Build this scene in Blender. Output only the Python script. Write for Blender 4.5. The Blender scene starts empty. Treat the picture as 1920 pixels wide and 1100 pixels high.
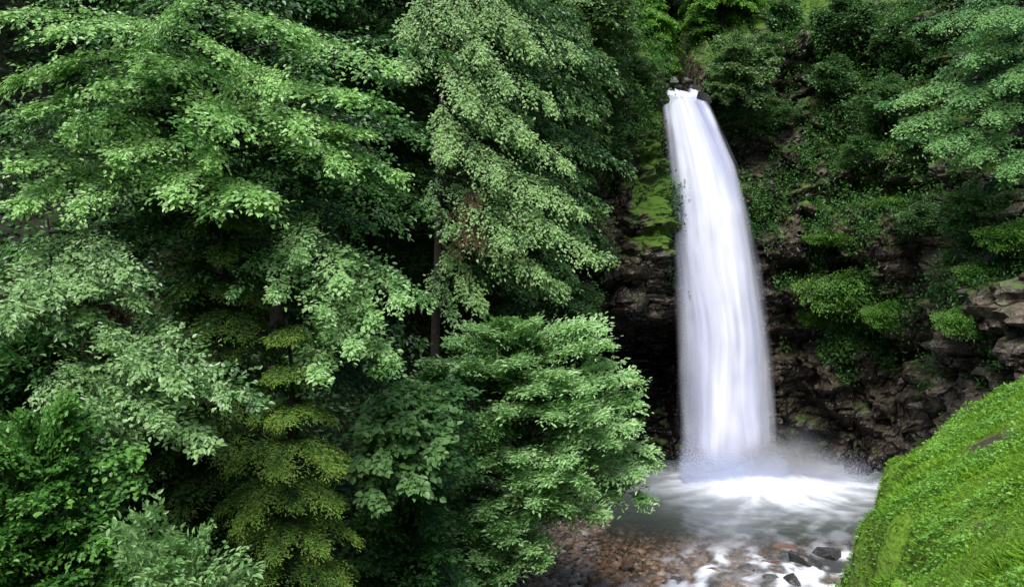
import bpy, bmesh, math, random
import numpy as np
from mathutils import Vector
rng=np.random.default_rng(11); random.seed(4)
sc=bpy.context.scene; col=sc.collection
F=1663.; CZ=7.06
def W(px,py,Y): return np.array([(px-960)/F*Y, Y, CZ+(550-py)/F*Y])
def nrm(a): return a/np.maximum(np.linalg.norm(a,axis=-1,keepdims=True),1e-9)
def sstep(x,a,b):
    t=np.clip((x-a)/(b-a),0,1); return t*t*(3-2*t)
# ---------- noise
def _h(i,j,k):
    n=(i*374761393+j*668265263+k*1440662683)&0xffffffff
    n=((n^(n>>13))*1274126177)&0xffffffff
    return ((n^(n>>16))&0xffff)/65535.
def vn(P):
    P=np.asarray(P,float); I=np.floor(P).astype(np.int64); f=P-I; f=f*f*(3-2*f)
    i,j,k=I[...,0],I[...,1],I[...,2]; x,y,z=f[...,0],f[...,1],f[...,2]
    def L(a,b,t): return a+(b-a)*t
    return L(L(L(_h(i,j,k),_h(i+1,j,k),x),L(_h(i,j+1,k),_h(i+1,j+1,k),x),y),
             L(L(_h(i,j,k+1),_h(i+1,j,k+1),x),L(_h(i,j+1,k+1),_h(i+1,j+1,k+1),x),y),z)
def fbm(P,o=4):
    P=np.asarray(P,float); s=0;a=.5;t=0
    for q in range(o):
        s=s+a*vn(P*(2**q)+q*17.3); t+=a; a*=.5
    return s/t
def st3(a,b,c): return np.stack(np.broadcast_arrays(a,b,c),-1)
# ---------- mesh helpers
def mesh_np(name,V,Q,mat,parent=None,smooth=False,fattr=None,vattr=None):
    V=np.ascontiguousarray(V,dtype=np.float32); Q=np.ascontiguousarray(Q,dtype=np.int32)
    me=bpy.data.meshes.new(name); m,k=Q.shape
    me.vertices.add(len(V)); me.loops.add(m*k); me.polygons.add(m)
    me.vertices.foreach_set('co',V.ravel()); me.loops.foreach_set('vertex_index',Q.ravel())
    me.polygons.foreach_set('loop_start',np.arange(m,dtype=np.int32)*k)
    me.polygons.foreach_set('use_smooth',np.full(m,bool(smooth)))
    me.update(calc_edges=True)
    for dom,d in (('FACE',fattr),('POINT',vattr)):
        for n,a in (d or {}).items():
            at=me.attributes.new(n,'FLOAT',dom); at.data.foreach_set('value',np.ascontiguousarray(a,dtype=np.float32))
    me.materials.append(mat)
    o=bpy.data.objects.new(name,me); col.objects.link(o)
    if parent: o.parent=parent
    return o
def grid_faces(nu,nv):
    i=np.arange(nu-1)[:,None]*nv+np.arange(nv-1)[None]
    i=i.ravel(); return np.stack([i,i+nv,i+nv+1,i+1],1)
def tube(P,R,s=6):
    P=np.asarray(P,float); n=len(P); T=nrm(np.gradient(P,axis=0))
    ref=np.array([0.31,0.9,.2]) if abs(T[0][1])<.8 else np.array([1.,.1,0])
    A=nrm(np.cross(T,ref)); B=np.cross(T,A)
    a=np.arange(s)*2*math.pi/s
    V=P[:,None]+np.asarray(R)[:,None,None]*(A[:,None]*np.cos(a)[None,:,None]+B[:,None]*np.sin(a)[None,:,None])
    V=V.reshape(-1,3); q=[]
    for i in range(n-1):
        for j in range(s): q.append((i*s+j,i*s+(j+1)%s,(i+1)*s+(j+1)%s,(i+1)*s+j))
    return V,np.array(q)
def join(L):
    V=[];Q=[];n=0
    for v,q in L: V.append(v);Q.append(q+n);n+=len(v)
    return np.concatenate(V),np.concatenate(Q)
def tag(o,label=None,cat=None,group=None,kind=None):
    if label:o['label']=label
    if cat:o['category']=cat
    if group:o['group']=group
    if kind:o['kind']=kind
    return o
def empty(name,loc,label,cat,group=None):
    o=bpy.data.objects.new(name,None); o.empty_display_size=.2; col.objects.link(o); o.location=[float(v) for v in loc]
    return tag(o,label,cat,group)
def copy_tree(r,loc,rz,s,label,group=None,tilt=0):
    c=r.copy(); col.objects.link(c); c.location=[float(v) for v in loc]; c.rotation_euler=(tilt,0,rz)
    c.scale=(s,s,s) if np.isscalar(s) else s
    c['label']=label
    if group:c['group']=group
    elif 'group' in c: del c['group']
    for ch in r.children:
        d=ch.copy(); col.objects.link(d); d.parent=c
    return c
# ---------- materials
def newmat(name):
    m=bpy.data.materials.new(name); m.use_nodes=True; nt=m.node_tree; nt.nodes.clear()
    return m,nt,nt.nodes,nt.links
def N(nt,t,**k):
    n=nt.nodes.new(t)
    for a,v in k.items(): setattr(n,a,v)
    return n
def ramp(nt,stops):
    r=N(nt,'ShaderNodeValToRGB'); e=r.color_ramp.elements
    while len(e)<len(stops): e.new(.5)
    for x,(p,c) in zip(e,stops): x.position=p; x.color=(*c,1)
    return r
def leaf_mat(name,c0,c1,c2,rough=.42,tr=.3,spec=.45):
    m,nt,nd,lk=newmat(name)
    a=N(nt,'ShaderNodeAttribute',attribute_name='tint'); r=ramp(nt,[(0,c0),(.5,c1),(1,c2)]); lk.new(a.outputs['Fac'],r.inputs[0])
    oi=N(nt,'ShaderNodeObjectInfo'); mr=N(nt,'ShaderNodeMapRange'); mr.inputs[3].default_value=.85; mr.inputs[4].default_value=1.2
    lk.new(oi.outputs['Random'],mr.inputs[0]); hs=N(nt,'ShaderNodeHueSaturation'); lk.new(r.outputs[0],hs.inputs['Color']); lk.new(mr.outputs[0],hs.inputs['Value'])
    p=N(nt,'ShaderNodeBsdfPrincipled'); p.inputs['Roughness'].default_value=rough; p.inputs['Specular IOR Level'].default_value=spec
    lk.new(hs.outputs[0],p.inputs['Base Color'])
    t=N(nt,'ShaderNodeBsdfTranslucent'); h2=N(nt,'ShaderNodeHueSaturation'); h2.inputs['Hue'].default_value=.485; h2.inputs['Value'].default_value=1.3
    lk.new(hs.outputs[0],h2.inputs['Color']); lk.new(h2.outputs[0],t.inputs[0])
    x=N(nt,'ShaderNodeMixShader'); x.inputs[0].default_value=tr; lk.new(p.outputs[0],x.inputs[1]); lk.new(t.outputs[0],x.inputs[2])
    o=N(nt,'ShaderNodeOutputMaterial'); lk.new(x.outputs[0],o.inputs[0]); return m
def noise_mat(name,stops,scale=3,detail=8,rough=.8,bump=.4,bscale=None,stretch=(1,1,1),spec=.4,moss=None,crack=False):
    m,nt,nd,lk=newmat(name)
    tc=N(nt,'ShaderNodeTexCoord'); mp=N(nt,'ShaderNodeMapping'); mp.inputs['Scale'].default_value=stretch; lk.new(tc.outputs['Object'],mp.inputs[0])
    nz=N(nt,'ShaderNodeTexNoise'); nz.inputs['Scale'].default_value=scale; nz.inputs['Detail'].default_value=detail; nz.inputs['Roughness'].default_value=.65; lk.new(mp.outputs[0],nz.inputs['Vector'])
    r=ramp(nt,stops); lk.new(nz.outputs[0],r.inputs[0]); c=r.outputs[0]
    p=N(nt,'ShaderNodeBsdfPrincipled'); p.inputs['Roughness'].default_value=rough; p.inputs['Specular IOR Level'].default_value=spec
    n3=N(nt,'ShaderNodeTexNoise'); n3.inputs['Scale'].default_value=bscale or scale*3; n3.inputs['Detail'].default_value=8; lk.new(mp.outputs[0],n3.inputs['Vector'])
    hgt=n3.outputs[0]
    if crack:
        nd_=N(nt,'ShaderNodeTexNoise'); nd_.inputs['Scale'].default_value=.8; nd_.inputs['Detail'].default_value=4; lk.new(tc.outputs['Object'],nd_.inputs['Vector'])
        sc_=N(nt,'ShaderNodeVectorMath',operation='SCALE'); sc_.inputs['Scale'].default_value=1.6; lk.new(nd_.outputs['Color'],sc_.inputs[0])
        av=N(nt,'ShaderNodeVectorMath',operation='ADD'); lk.new(tc.outputs['Object'],av.inputs[0]); lk.new(sc_.outputs[0],av.inputs[1])
        m2_=N(nt,'ShaderNodeMapping'); m2_.inputs['Scale'].default_value=(.7,.7,1.7); m2_.inputs['Rotation'].default_value=(.2,.5,0); lk.new(av.outputs[0],m2_.inputs[0])
        ve=N(nt,'ShaderNodeTexVoronoi',feature='DISTANCE_TO_EDGE'); ve.inputs['Scale'].default_value=.75; lk.new(m2_.outputs[0],ve.inputs['Vector'])
        vc=N(nt,'ShaderNodeTexVoronoi'); vc.inputs['Scale'].default_value=1.1; lk.new(m2_.outputs[0],vc.inputs['Vector'])
        vr=N(nt,'ShaderNodeMapRange'); vr.inputs[2].default_value=.07; vr.inputs[3].default_value=.3; lk.new(ve.outputs[0],vr.inputs[0])
        sv=N(nt,'ShaderNodeSeparateColor'); lk.new(vc.outputs['Color'],sv.inputs[0]); mv=N(nt,'ShaderNodeMapRange'); mv.inputs[3].default_value=.6; mv.inputs[4].default_value=1.25; lk.new(sv.outputs[0],mv.inputs[0])
        wa=N(nt,'ShaderNodeAttribute',attribute_name='wet'); wet_shade=N(nt,'ShaderNodeMapRange'); wet_shade.inputs[3].default_value=1; wet_shade.inputs[4].default_value=.16; lk.new(wa.outputs['Fac'],wet_shade.inputs[0])  # darkens wet rock, and carries the painted shade of the cave recess
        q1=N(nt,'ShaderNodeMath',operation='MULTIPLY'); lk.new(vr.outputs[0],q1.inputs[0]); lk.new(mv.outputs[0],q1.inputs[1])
        q2=N(nt,'ShaderNodeMath',operation='MULTIPLY'); lk.new(q1.outputs[0],q2.inputs[0]); lk.new(wet_shade.outputs[0],q2.inputs[1])
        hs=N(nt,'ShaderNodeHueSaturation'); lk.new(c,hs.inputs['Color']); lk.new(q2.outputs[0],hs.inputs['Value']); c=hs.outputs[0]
        h1=N(nt,'ShaderNodeMath',operation='MULTIPLY_ADD'); lk.new(q1.outputs[0],h1.inputs[0]); h1.inputs[1].default_value=1.2; lk.new(n3.outputs[0],h1.inputs[2]); hgt=h1.outputs[0]
    if moss:
        g=N(nt,'ShaderNodeAttribute',attribute_name='moss'); n2=N(nt,'ShaderNodeTexNoise'); n2.inputs['Scale'].default_value=1.6; n2.inputs['Detail'].default_value=7; lk.new(tc.outputs['Object'],n2.inputs['Vector'])
        ad=N(nt,'ShaderNodeMath',operation='ADD'); lk.new(g.outputs['Fac'],ad.inputs[0]); lk.new(n2.outputs[0],ad.inputs[1])
        mr=N(nt,'ShaderNodeMapRange'); mr.inputs[1].default_value=.84; mr.inputs[2].default_value=1.1; lk.new(ad.outputs[0],mr.inputs[0])
        mx=N(nt,'ShaderNodeMix',data_type='RGBA'); lk.new(mr.outputs[0],mx.inputs[0]); lk.new(c,mx.inputs[6]); mx.inputs[7].default_value=(*moss,1); c=mx.outputs[2]
        m2=N(nt,'ShaderNodeMapRange'); m2.inputs[3].default_value=rough; m2.inputs[4].default_value=.95; lk.new(mr.outputs[0],m2.inputs[0]); lk.new(m2.outputs[0],p.inputs['Roughness'])
    lk.new(c,p.inputs['Base Color'])
    b=N(nt,'ShaderNodeBump'); b.inputs['Strength'].default_value=bump; b.inputs['Distance'].default_value=.15; lk.new(hgt,b.inputs['Height']); lk.new(b.outputs[0],p.inputs['Normal'])
    o=N(nt,'ShaderNodeOutputMaterial'); lk.new(p.outputs[0],o.inputs[0]); return m
def tint_mat(name,stops,rough=.5):
    m,nt,nd,lk=newmat(name); a=N(nt,'ShaderNodeAttribute',attribute_name='tint'); r=ramp(nt,stops); lk.new(a.outputs['Fac'],r.inputs[0])
    p=N(nt,'ShaderNodeBsdfPrincipled'); p.inputs['Roughness'].default_value=rough; lk.new(r.outputs[0],p.inputs['Base Color'])
    o=N(nt,'ShaderNodeOutputMaterial'); lk.new(p.outputs[0],o.inputs[0]); return m
M={}
M['beech']=leaf_mat('leaf_beech',(.014,.055,.010),(.085,.235,.04),(.33,.55,.18),rough=.36,spec=.65)
M['deep']=leaf_mat('leaf_deep',(.018,.066,.015),(.046,.135,.032),(.10,.24,.055))
M['cliffgreen']=leaf_mat('leaf_cliff',(.022,.078,.02),(.07,.17,.048),(.17,.31,.10))
M['grey']=leaf_mat('leaf_grey',(.032,.09,.025),(.115,.23,.062),(.28,.44,.16),rough=.38,spec=.6)
M['willow']=leaf_mat('leaf_willow',(.028,.105,.022),(.135,.30,.07),(.37,.58,.25),rough=.34,spec=.65)
M['maple']=leaf_mat('leaf_maple',(.035,.12,.03),(.09,.23,.06),(.2,.37,.12))
M['edge']=leaf_mat('leaf_edge',(.018,.065,.015),(.105,.255,.06),(.35,.56,.22),rough=.36,spec=.65)
M['ash']=leaf_mat('leaf_ash',(.10,.23,.06),(.2,.40,.12),(.36,.57,.23))
M['ivy']=leaf_mat('leaf_ivy',(.02,.085,.014),(.06,.18,.03),(.15,.33,.06))
M['spruce']=leaf_mat('needle_spruce',(.014,.044,.010),(.055,.12,.02),(.18,.29,.05),rough=.6,tr=.15,spec=.2)
M['dkspruce']=leaf_mat('needle_dark',(.016,.048,.011),(.044,.10,.02),(.115,.2,.04),rough=.6,tr=.15,spec=.2)
M['lime']=leaf_mat('leaf_lime',(.04,.13,.015),(.11,.27,.03),(.21,.42,.06))
M['grass']=leaf_mat('grass_blade',(.085,.18,.018),(.19,.375,.03),(.32,.52,.06),rough=.6,tr=.35,spec=.15)
M['dry']=leaf_mat('leaf_dry',(.06,.04,.022),(.12,.08,.045),(.2,.14,.085),rough=.8,tr=.15,spec=.1)
M['rust']=leaf_mat('leaf_rust',(.06,.03,.014),(.12,.05,.03),(.2,.09,.05),rough=.8,tr=.15,spec=.1)
M['bark']=noise_mat('bark',[(.3,(.01,.008,.007)),(.7,(.038,.03,.024))],6,stretch=(3,3,.5),bump=.7)
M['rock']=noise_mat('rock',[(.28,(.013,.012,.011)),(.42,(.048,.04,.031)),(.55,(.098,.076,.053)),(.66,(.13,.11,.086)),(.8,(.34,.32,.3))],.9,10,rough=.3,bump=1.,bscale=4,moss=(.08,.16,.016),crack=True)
M['soil']=noise_mat('soil',[(.3,(.012,.014,.008)),(.7,(.04,.045,.02))],1.5,rough=.95)
M['turf']=noise_mat('turf',[(.3,(.07,.10,.016)),(.5,(.12,.22,.02)),(.75,(.19,.33,.035))],1.6,rough=.95,bump=.8,moss=(.065,.055,.03))
M['stone']=noise_mat('stone',[(.3,(.04,.04,.042)),(.6,(.13,.125,.12)),(.8,(.26,.25,.24))],3,rough=.45)
M['dkstone']=noise_mat('stone_dark',[(.3,(.02,.02,.022)),(.7,(.085,.08,.08))],3,rough=.3)
M['redstone']=noise_mat('stone_red',[(.3,(.10,.06,.045)),(.7,(.24,.15,.1))],3,rough=.4)
M['pebble']=tint_mat('pebble',[(0,(.07,.055,.045)),(.3,(.17,.115,.08)),(.55,(.29,.2,.14)),(.75,(.24,.21,.18)),(.9,(.34,.2,.13)),(1,(.5,.45,.4))],.4)
# ---------- leaves
class Leaves:
    def __init__(s): s.p=[];s.d=[];s.n=[];s.l=[];s.a=[];s.t=[]
    def add(s,p,d,n,l,a,t):
        k=len(p); s.p.append(p);s.d.append(d);s.n.append(n);s.l.append(np.broadcast_to(l,k));s.a.append(np.broadcast_to(a,k));s.t.append(np.broadcast_to(t,k))
    def build(s,name,mat,parent=None,off=(0,0,0)):
        p=np.concatenate(s.p)-np.asarray(off); d=nrm(np.concatenate(s.d)); n=np.concatenate(s.n); l=np.concatenate(s.l)[:,None]; w=l*np.concatenate(s.a)[:,None]; t=np.clip(np.concatenate(s.t),0,1)
        b=nrm(np.cross(n,d)); n=np.cross(d,b)
        tp=[(0,0,0),(.33,-.5,.14),(.7,-.36,.08),(1,0,-.16),(.7,.36,.08),(.33,.5,.14)]
        V=np.stack([p+d*l*x+b*w*y+n*w*z for x,y,z in tp],1).reshape(-1,3)
        i=np.arange(len(p))*6
        Q=np.stack([np.stack([i,i+1,i+2,i+3],1),np.stack([i,i+3,i+4,i+5],1)],1).reshape(-1,4)
        return mesh_np(name,V,Q,mat,parent,fattr={'tint':np.repeat(t,2)})
def bez(S,P,arch,t):
    L=np.linalg.norm(P-S); Mm=(S+P)/2+np.array([0,0,arch*L]); t=t[:,None]
    return (1-t)**2*S+2*t*(1-t)*Mm+t*t*P, nrm(2*(1-t)*(Mm-S)+2*t*(P-Mm))
def fan(LS,S,P,up,width,ntw,m,ll,asp=.58,arch=.1,t0=.3,droop=.25,thick=.03,tint=.5,njit=.4,hang=.2,spread=(30,80),tipb=.3):
    t=rng.uniform(t0,1,ntw); t[:max(2,ntw//7)]=rng.uniform(.93,1,max(2,ntw//7))
    B,T=bez(S,P,arch,t); side=nrm(np.cross(T,up)); n=np.cross(side,T)
    sg=np.where(np.arange(ntw)%2,1.,-1.)
    a=np.radians(np.where(t>.92,rng.uniform(3,45,ntw),rng.uniform(*spread,ntw)))
    td=nrm(T*np.cos(a)[:,None]+side*(sg*np.sin(a))[:,None]+n*rng.normal(0,.17,ntw)[:,None])
    q=np.clip((t-t0)/(1-t0),0,1)
    tl=width*(.3+.7*np.sin(math.pi*np.clip(q*.72+.2,0,1)))*rng.uniform(.4,1.2,ntw)
    f=(np.arange(m)[None]+rng.uniform(0,1,(ntw,m)))/m
    pos=B[:,None]+td[:,None]*(tl[:,None]*f)[...,None]
    pos[...,2]-=droop*tl[:,None]*f*f
    pos=pos+rng.normal(0,thick,pos.shape)
    s2=np.where(np.arange(m)%2,1.,-1.)[None]*np.ones((ntw,1))
    bd=np.cross(n,td); la=np.radians(rng.uniform(15,65,(ntw,m)))
    ld=td[:,None]*np.cos(la)[...,None]+bd[:,None]*(s2*np.sin(la))[...,None]+rng.normal(0,.2,pos.shape)
    ld[...,2]-=hang
    ln=n[:,None]+rng.normal(0,njit,pos.shape)
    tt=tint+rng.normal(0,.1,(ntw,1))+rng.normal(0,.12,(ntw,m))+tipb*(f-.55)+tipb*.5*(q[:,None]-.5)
    k=ntw*m
    LS.add(pos.reshape(k,3),ld.reshape(k,3),ln.reshape(k,3),ll*rng.uniform(.6,1.2,k),asp,tt.ravel())
CAM=np.array([0,0,CZ])
def uphint(P,face=.55,out=None,ow=.3):
    u=np.array([0,0,1.])+face*nrm(CAM-P)
    if out is not None: u=u+ow*out
    return nrm(u)
class Tree:
    def __init__(s,name,label,cat,base,top,r,group=None,wob=.15):
        s.base=np.asarray(base,float); s.root=empty(name,s.base,label,cat,group); s.L=Leaves(); s.limb=[]
        k=9; t=np.linspace(0,1,k)[:,None]; top=np.asarray(top,float)
        s.pts=s.base*(1-t)+top*t+rng.normal(0,wob,(k,3))*np.array([1,1,0])*t
        s.r=r*(1-.8*t[:,0]); s.r[0]*=1.35
    def tp(s,z): return np.array([np.interp(z,s.pts[:,2],s.pts[:,c]) for c in (0,1)]+[np.clip(z,s.pts[0,2],s.pts[-1,2])])
    def bough(s,P,width,ntw,m,ll,S=None,rise=.7,reach=2.4,up=None,wood=.03,face=.55,roll=0,**k):
        P=np.asarray(P,float)
        if S is None: S=s.tp(P[2]+rise)
        L=np.linalg.norm(P-S)
        if up is None:
            up=uphint(P,face,nrm(P-S))
            if roll: up=nrm(up+np.array([roll,0,0]))
        fan(s.L,S,P,up,width,ntw,m,ll,t0=max(.12,1-reach/max(L,.1)),**k)
        tt=np.linspace(0,1,6); B,_=bez(S,P,k.get('arch',.1),tt)
        s.limb.append((L,tube(B,wood*(1.05-tt),4)))
    def finish(s,leaf,nl=8,bark='bark',crown='crown'):
        V,Q=tube(s.pts,s.r,9); mesh_np('trunk',V-s.base,Q,M[bark],s.root,True)
        s.limb.sort(key=lambda a:-a[0])
        if len(s.limb)<nl+24: nl=len(s.limb)
        for _,(v,q) in s.limb[:nl]: mesh_np('limb',v-s.base,q,M[bark],s.root,True)
        if s.limb[nl:]:
            v,q=join([a[1] for a in s.limb[nl:]]); mesh_np('twigs',v-s.base,q,M[bark],s.root,True)
        s.L.build(crown,M[leaf],s.root,s.base); return s.root
def sprays(T,lst,ll=.1,ntw=80,m=10,sub=2,tint=.72,back=.3,vary=0,**k):
    for it in lst:
        px,py,Y=it[:3]; w=it[3] if len(it)>3 else .8
        k2=dict(k)
        if vary: k2.update(face=rng.uniform(.1,.9),roll=rng.normal(0,.28),droop=rng.uniform(.05,.35),arch=rng.uniform(.05,.2),njit=rng.uniform(.35,.6))
        P=W(px,py,Y); l2=ll*rng.uniform(.8,1.15); T.bough(P,w,ntw,m,l2,tint=tint+rng.normal(0,.07),**k2)
        for q in range(sub):
            P2=P+np.array([rng.normal(0,.35),rng.uniform(.1,.7),rng.uniform(-.35,.1)])
            T.bough(P2,w*.85,int(ntw*.6),m,l2,tint=tint-back,wood=.015,**k2)  # boughs behind coloured darker, shade put into the leaf tint
def crown(T,c,rad,n,width,ntw,m,ll,front=.65,tint=.4,rise=.4,inner=.55,**k):
    c=np.asarray(c,float); rad=np.asarray(rad,float)
    for i in range(n):
        d=nrm(rng.normal(0,1,3)); 
        if d[2]<-.75: d[2]*=-1
        if rng.random()<front: d[1]=-abs(d[1])
        q=rng.uniform(inner,1.05); P=c+d*rad*q
        T.bough(P,width*rng.uniform(.7,1.2),ntw,m,ll,rise=rise,tint=tint+(q-.8)*.6+rng.normal(0,.06),wood=.02,**k)  # inner fill tinted darker, painting shade into the canopy gaps
# ================= TERRAIN
def xr(y): return np.interp(y,[-30,0,21.4,26,33,60],[-8,-1.9,4.3,5.6,8.2,8.5])
def hw(y): return np.interp(y,[0,21.4,26,33,60],[3,3.6,4.2,5,5])
def gz(x,y):
    nz=(fbm(st3(x*.25,y*.25,x*0),4)-.5)
    dl=xr(y)-hw(y)-x; dr=x-xr(y)-hw(y)
    sl=np.interp(y,[14,28],[.42,1.05])
    z=-.45+.3*np.clip(dl+2.4,0,2.4)+np.clip(dl,0,60)*sl*sstep(dl,-.5,3)
    z=z+np.clip(dr,0,12)*.25
    y0=np.interp(x,[1,4,15],[30,40,40]); z=z+sstep(y,y0,y0+9)*np.interp(x,[1,4],[13,14.4])+np.clip(y-y0-9,0,60)*np.where(np.abs(x-6.6)<1.2,.12,.75)
    z=z+sstep(x,17,22)*14+np.clip(x-22,0,60)*.7
    z=z+np.clip(-8-y,0,60)*.4  # unseen valley slope behind the camera, added to block low sky
    z=np.minimum(z,42)
    return z+nz*1.2*sstep(np.maximum(dl,dr),0,3)
gx=np.concatenate([np.arange(-150,-40,6.),np.arange(-40,40,.5),np.arange(40,151,6.)]); gy=np.concatenate([np.arange(-120,-10,6.),np.arange(-10,60,.5),np.arange(60,181,6.)])
X,Y=np.meshgrid(gx,gy,indexing='ij'); V=np.stack([X,Y,gz(X,Y)],-1).reshape(-1,3)
tag(mesh_np('ground',V,grid_faces(len(gx),len(gy)),M['soil'],smooth=True),'dark wooded hillside and valley floor under the trees','hillside',kind='structure')
# cliff
cp=np.array([(860,33),(1000,33.5),(1130,34.4),(1200,35),(1238,35.7),(1262,36.3),(1310,36.4),(1345,36.6),(1450,37.4),(1530,37),(1640,36),(1720,34.6),(1780,31.5),(1850,28),(1930,25.5),(2050,23.5),(2300,21)])
cxy=np.stack([(cp[:,0]-960)/F*cp[:,1],cp[:,1]],1); al=np.concatenate([[0],np.cumsum(np.linalg.norm(np.diff(cxy,axis=0),axis=1))])
nu=int(al[-1]/.11); s=np.linspace(0,al[-1],nu); cpx=np.interp(s,al,cp[:,0]); px_=np.interp(s,al,cxy[:,0]); py_=np.interp(s,al,cxy[:,1])
ks=np.ones(13)/13
def smo(a): return np.convolve(np.pad(a,6,'edge'),ks,'valid')
px_,py_=smo(px_),smo(py_)
tg=nrm(np.stack([np.gradient(px_),np.gradient(py_)],1)); nn=np.stack([tg[:,1],-tg[:,0]],1)
ztop=np.interp(cpx,[860,1130,1200,1236,1246,1306,1318,1370,1450,1600,1800,2300],[13,16,16.3,15.9,15.1,15.1,15.9,16.8,18.4,19.6,19.6,17])
lean=np.interp(cpx,[860,1000,1180,1330,1480,2300],[.2,.2,0,0,.28,.3])
notch=np.exp(-((cpx-1277)/55.)**2)
nv=180; tv=np.linspace(0,1,nv); Z=-1.2+(ztop[:,None]+1.2)*tv[None]
Xc=px_[:,None]+0*Z; Yc=py_[:,None]+0*Z
Pn=np.stack([Xc,Yc,Z],-1)
disp=(fbm(Pn*.22+5,3)-.5)*3.4+(fbm(Pn*np.array([.8,.8,.6])+9,5)-.5)*2.4
wz=Z+.5*Xc+(fbm(Pn*.5,3)-.5)*3.
ridg=1-np.abs(2*fbm(Pn*np.array([.5,.5,1.0])+40,5)-1); disp+=(ridg-.7)*2.0
wq=(fbm(Pn*.9+70,3)-.5)*1.6
cell=np.floor(np.stack([Xc*.55+wz*.3+wq,Yc*.55,wz*.75-.3*Xc],-1)).astype(np.int64); disp+=(_h(cell[...,0],cell[...,1],cell[...,2])-.5)*1.0
cell=np.floor(np.stack([Xc*1.2-wz*.5+wq,Yc*1.2,wz*1.9+.3*Xc+wq],-1)).astype(np.int64); disp+=(_h(cell[...,0],cell[...,1],cell[...,2])-.5)*.34
disp*=(1-.85*notch[:,None]*sstep(Z,9,14))
rec=np.exp(-((cpx-1215)/110.)**2)[:,None]*(1-sstep(Z,4.8,6.4))*3.6+np.exp(-((cpx-1480)/70.)**2)[:,None]*(1-sstep(Z,1.5,4))*1.6
lz=np.interp(cpx,[1700,1860],[8.5,6.2])
back=lean[:,None]*np.clip(Z-lz[:,None],0,30)*np.interp(cpx,[1740,1850],[1,1.8])[:,None]+rec
fwd=np.exp(-((cpx-1205)/42.)**2)[:,None]*sstep(Z,5.2,6.8)*(1-sstep(Z,7.6,11.5))*1.9
off=disp-back+fwd
Xc=Xc+nn[:,0:1]*off; Yc=Yc+nn[:,1:2]*off
nb=26; kb=np.arange(1,nb+1)*.6
bd=np.stack([np.interp(cpx,[1500,1750,1900],[0,.5,.95]),np.interp(cpx,[1500,1750,1900],[1,.85,.3])],1)
bsl=np.interp(cpx,[1100,1225,1250,1305,1330,1450],[.9,.6,.08,.08,.6,1.0])
Xb=Xc[:,-1:]+bd[:,0:1]*kb; Yb=Yc[:,-1:]+bd[:,1:2]*kb; Zb=Z[:,-1:]+bsl[:,None]*kb
nzb=(fbm(np.stack([Xb*.6,Yb*.6,Zb*0],-1),4)-.5); Zb=Zb+nzb*.9*(1-.85*notch[:,None])*np.minimum(kb/2,1)
XX=np.concatenate([Xc,Xb],1);YY=np.concatenate([Yc,Yb],1);ZZ=np.concatenate([Z,Zb],1)
CV=np.stack([XX,YY,ZZ],-1); du=np.gradient(CV,axis=0); dv=np.gradient(CV,axis=1); CN=nrm(np.cross(du,dv))
mossA=.42*np.clip(CN[...,2],0,1)+np.exp(-((cpx-1210)/52.)**2)[:,None]*sstep(ZZ,7.8,9.2)*.56+.2*sstep(ZZ,5,10)*sstep(cpx,1400,1540)[:,None]+sstep(ZZ-ztop[:,None],0,.5)*.4*(1-notch[:,None])
wet=np.clip((1-sstep(ZZ,4.8,6.4))*(1-sstep(cpx,1290,1400))[:,None]+.55*(1-sstep(ZZ,7.2,8.4))*(1-sstep(cpx,1290,1380))[:,None]+.35*(1-sstep(ZZ,.8,2.6))+.25*(1-sstep(np.abs(cpx-1360),80,200))[:,None]*(ZZ<14),0,1)  # partly wetness; also shade painted into the recess left of the fall
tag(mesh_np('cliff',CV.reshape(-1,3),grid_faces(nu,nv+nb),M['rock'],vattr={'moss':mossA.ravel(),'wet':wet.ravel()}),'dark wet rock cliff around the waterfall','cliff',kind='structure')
backP=CV[:,nv:].reshape(-1,3)
def ctop(x,y):
    return np.array([x,y,backP[np.argmin((backP[:,0]-x)**2+(backP[:,1]-y)**2),2]])
# nearest cliff point along a sight line, pulled out from the rock by d metres
fu=(cpx>1060)&(cpx<2150); FR=CV[fu].reshape(-1,3); FN=CN[fu].reshape(-1,3); FN=np.where(FN[:,1:2]>0,-FN,FN)
fpx=960+FR[:,0]/FR[:,1]*F; fpy=550-(FR[:,2]-CZ)/FR[:,1]*F
def onc(px,py,d=.3):
    q=(fpx-px)**2+(fpy-py)**2; c=np.where(q<12**2)[0]
    i=c[np.argmin(FR[c,1])] if len(c) else np.argmin(q)
    n=FN[i].copy(); n[2]=max(n[2],0); return FR[i]+nrm(n)*d
# ================= GRASS BANK
def xe(y): return 3.62+.44*(y-11)
def bz(x,y):
    nz=fbm(st3(x*.45,y*.45,x*0+3),4)-.5; n2=fbm(st3(x*1.5,y*1.5,x*0+8),4)-.5
    s=x-xe(y)-nz*2.2-n2*1.1
    z=3.35+.6*np.clip(s-.2,0,50)+nz*1.1+n2*.5-4.3*sstep(-s,-1.15,.8)
    return z-6*sstep(y+nz*3,16.4,22.8)
bx=np.arange(.5,18,.09); by=np.arange(2,24,.11); X,Y=np.meshgrid(bx,by,indexing='ij'); Z=bz(X,Y)
def bare(x,y): return np.exp(-(((x-7.4)/.42)**2+((y-13.6)/.9)**2))+.7*np.exp(-(((x-5.3)/.25)**2+((y-10.)/.5)**2))
gx_,gy_=np.gradient(Z,.09,.11); steep=np.sqrt(gx_**2+gy_**2)
mo=bare(X,Y)*.75+.3*sstep(steep,2.4,4)
tag(mesh_np('grass_bank',np.stack([X,Y,Z],-1).reshape(-1,3),grid_faces(len(bx),len(by)),M['turf'],smooth=True,vattr={'moss':mo.ravel()}),'steep green grassy bank above the pool','bank',kind='structure')
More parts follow.
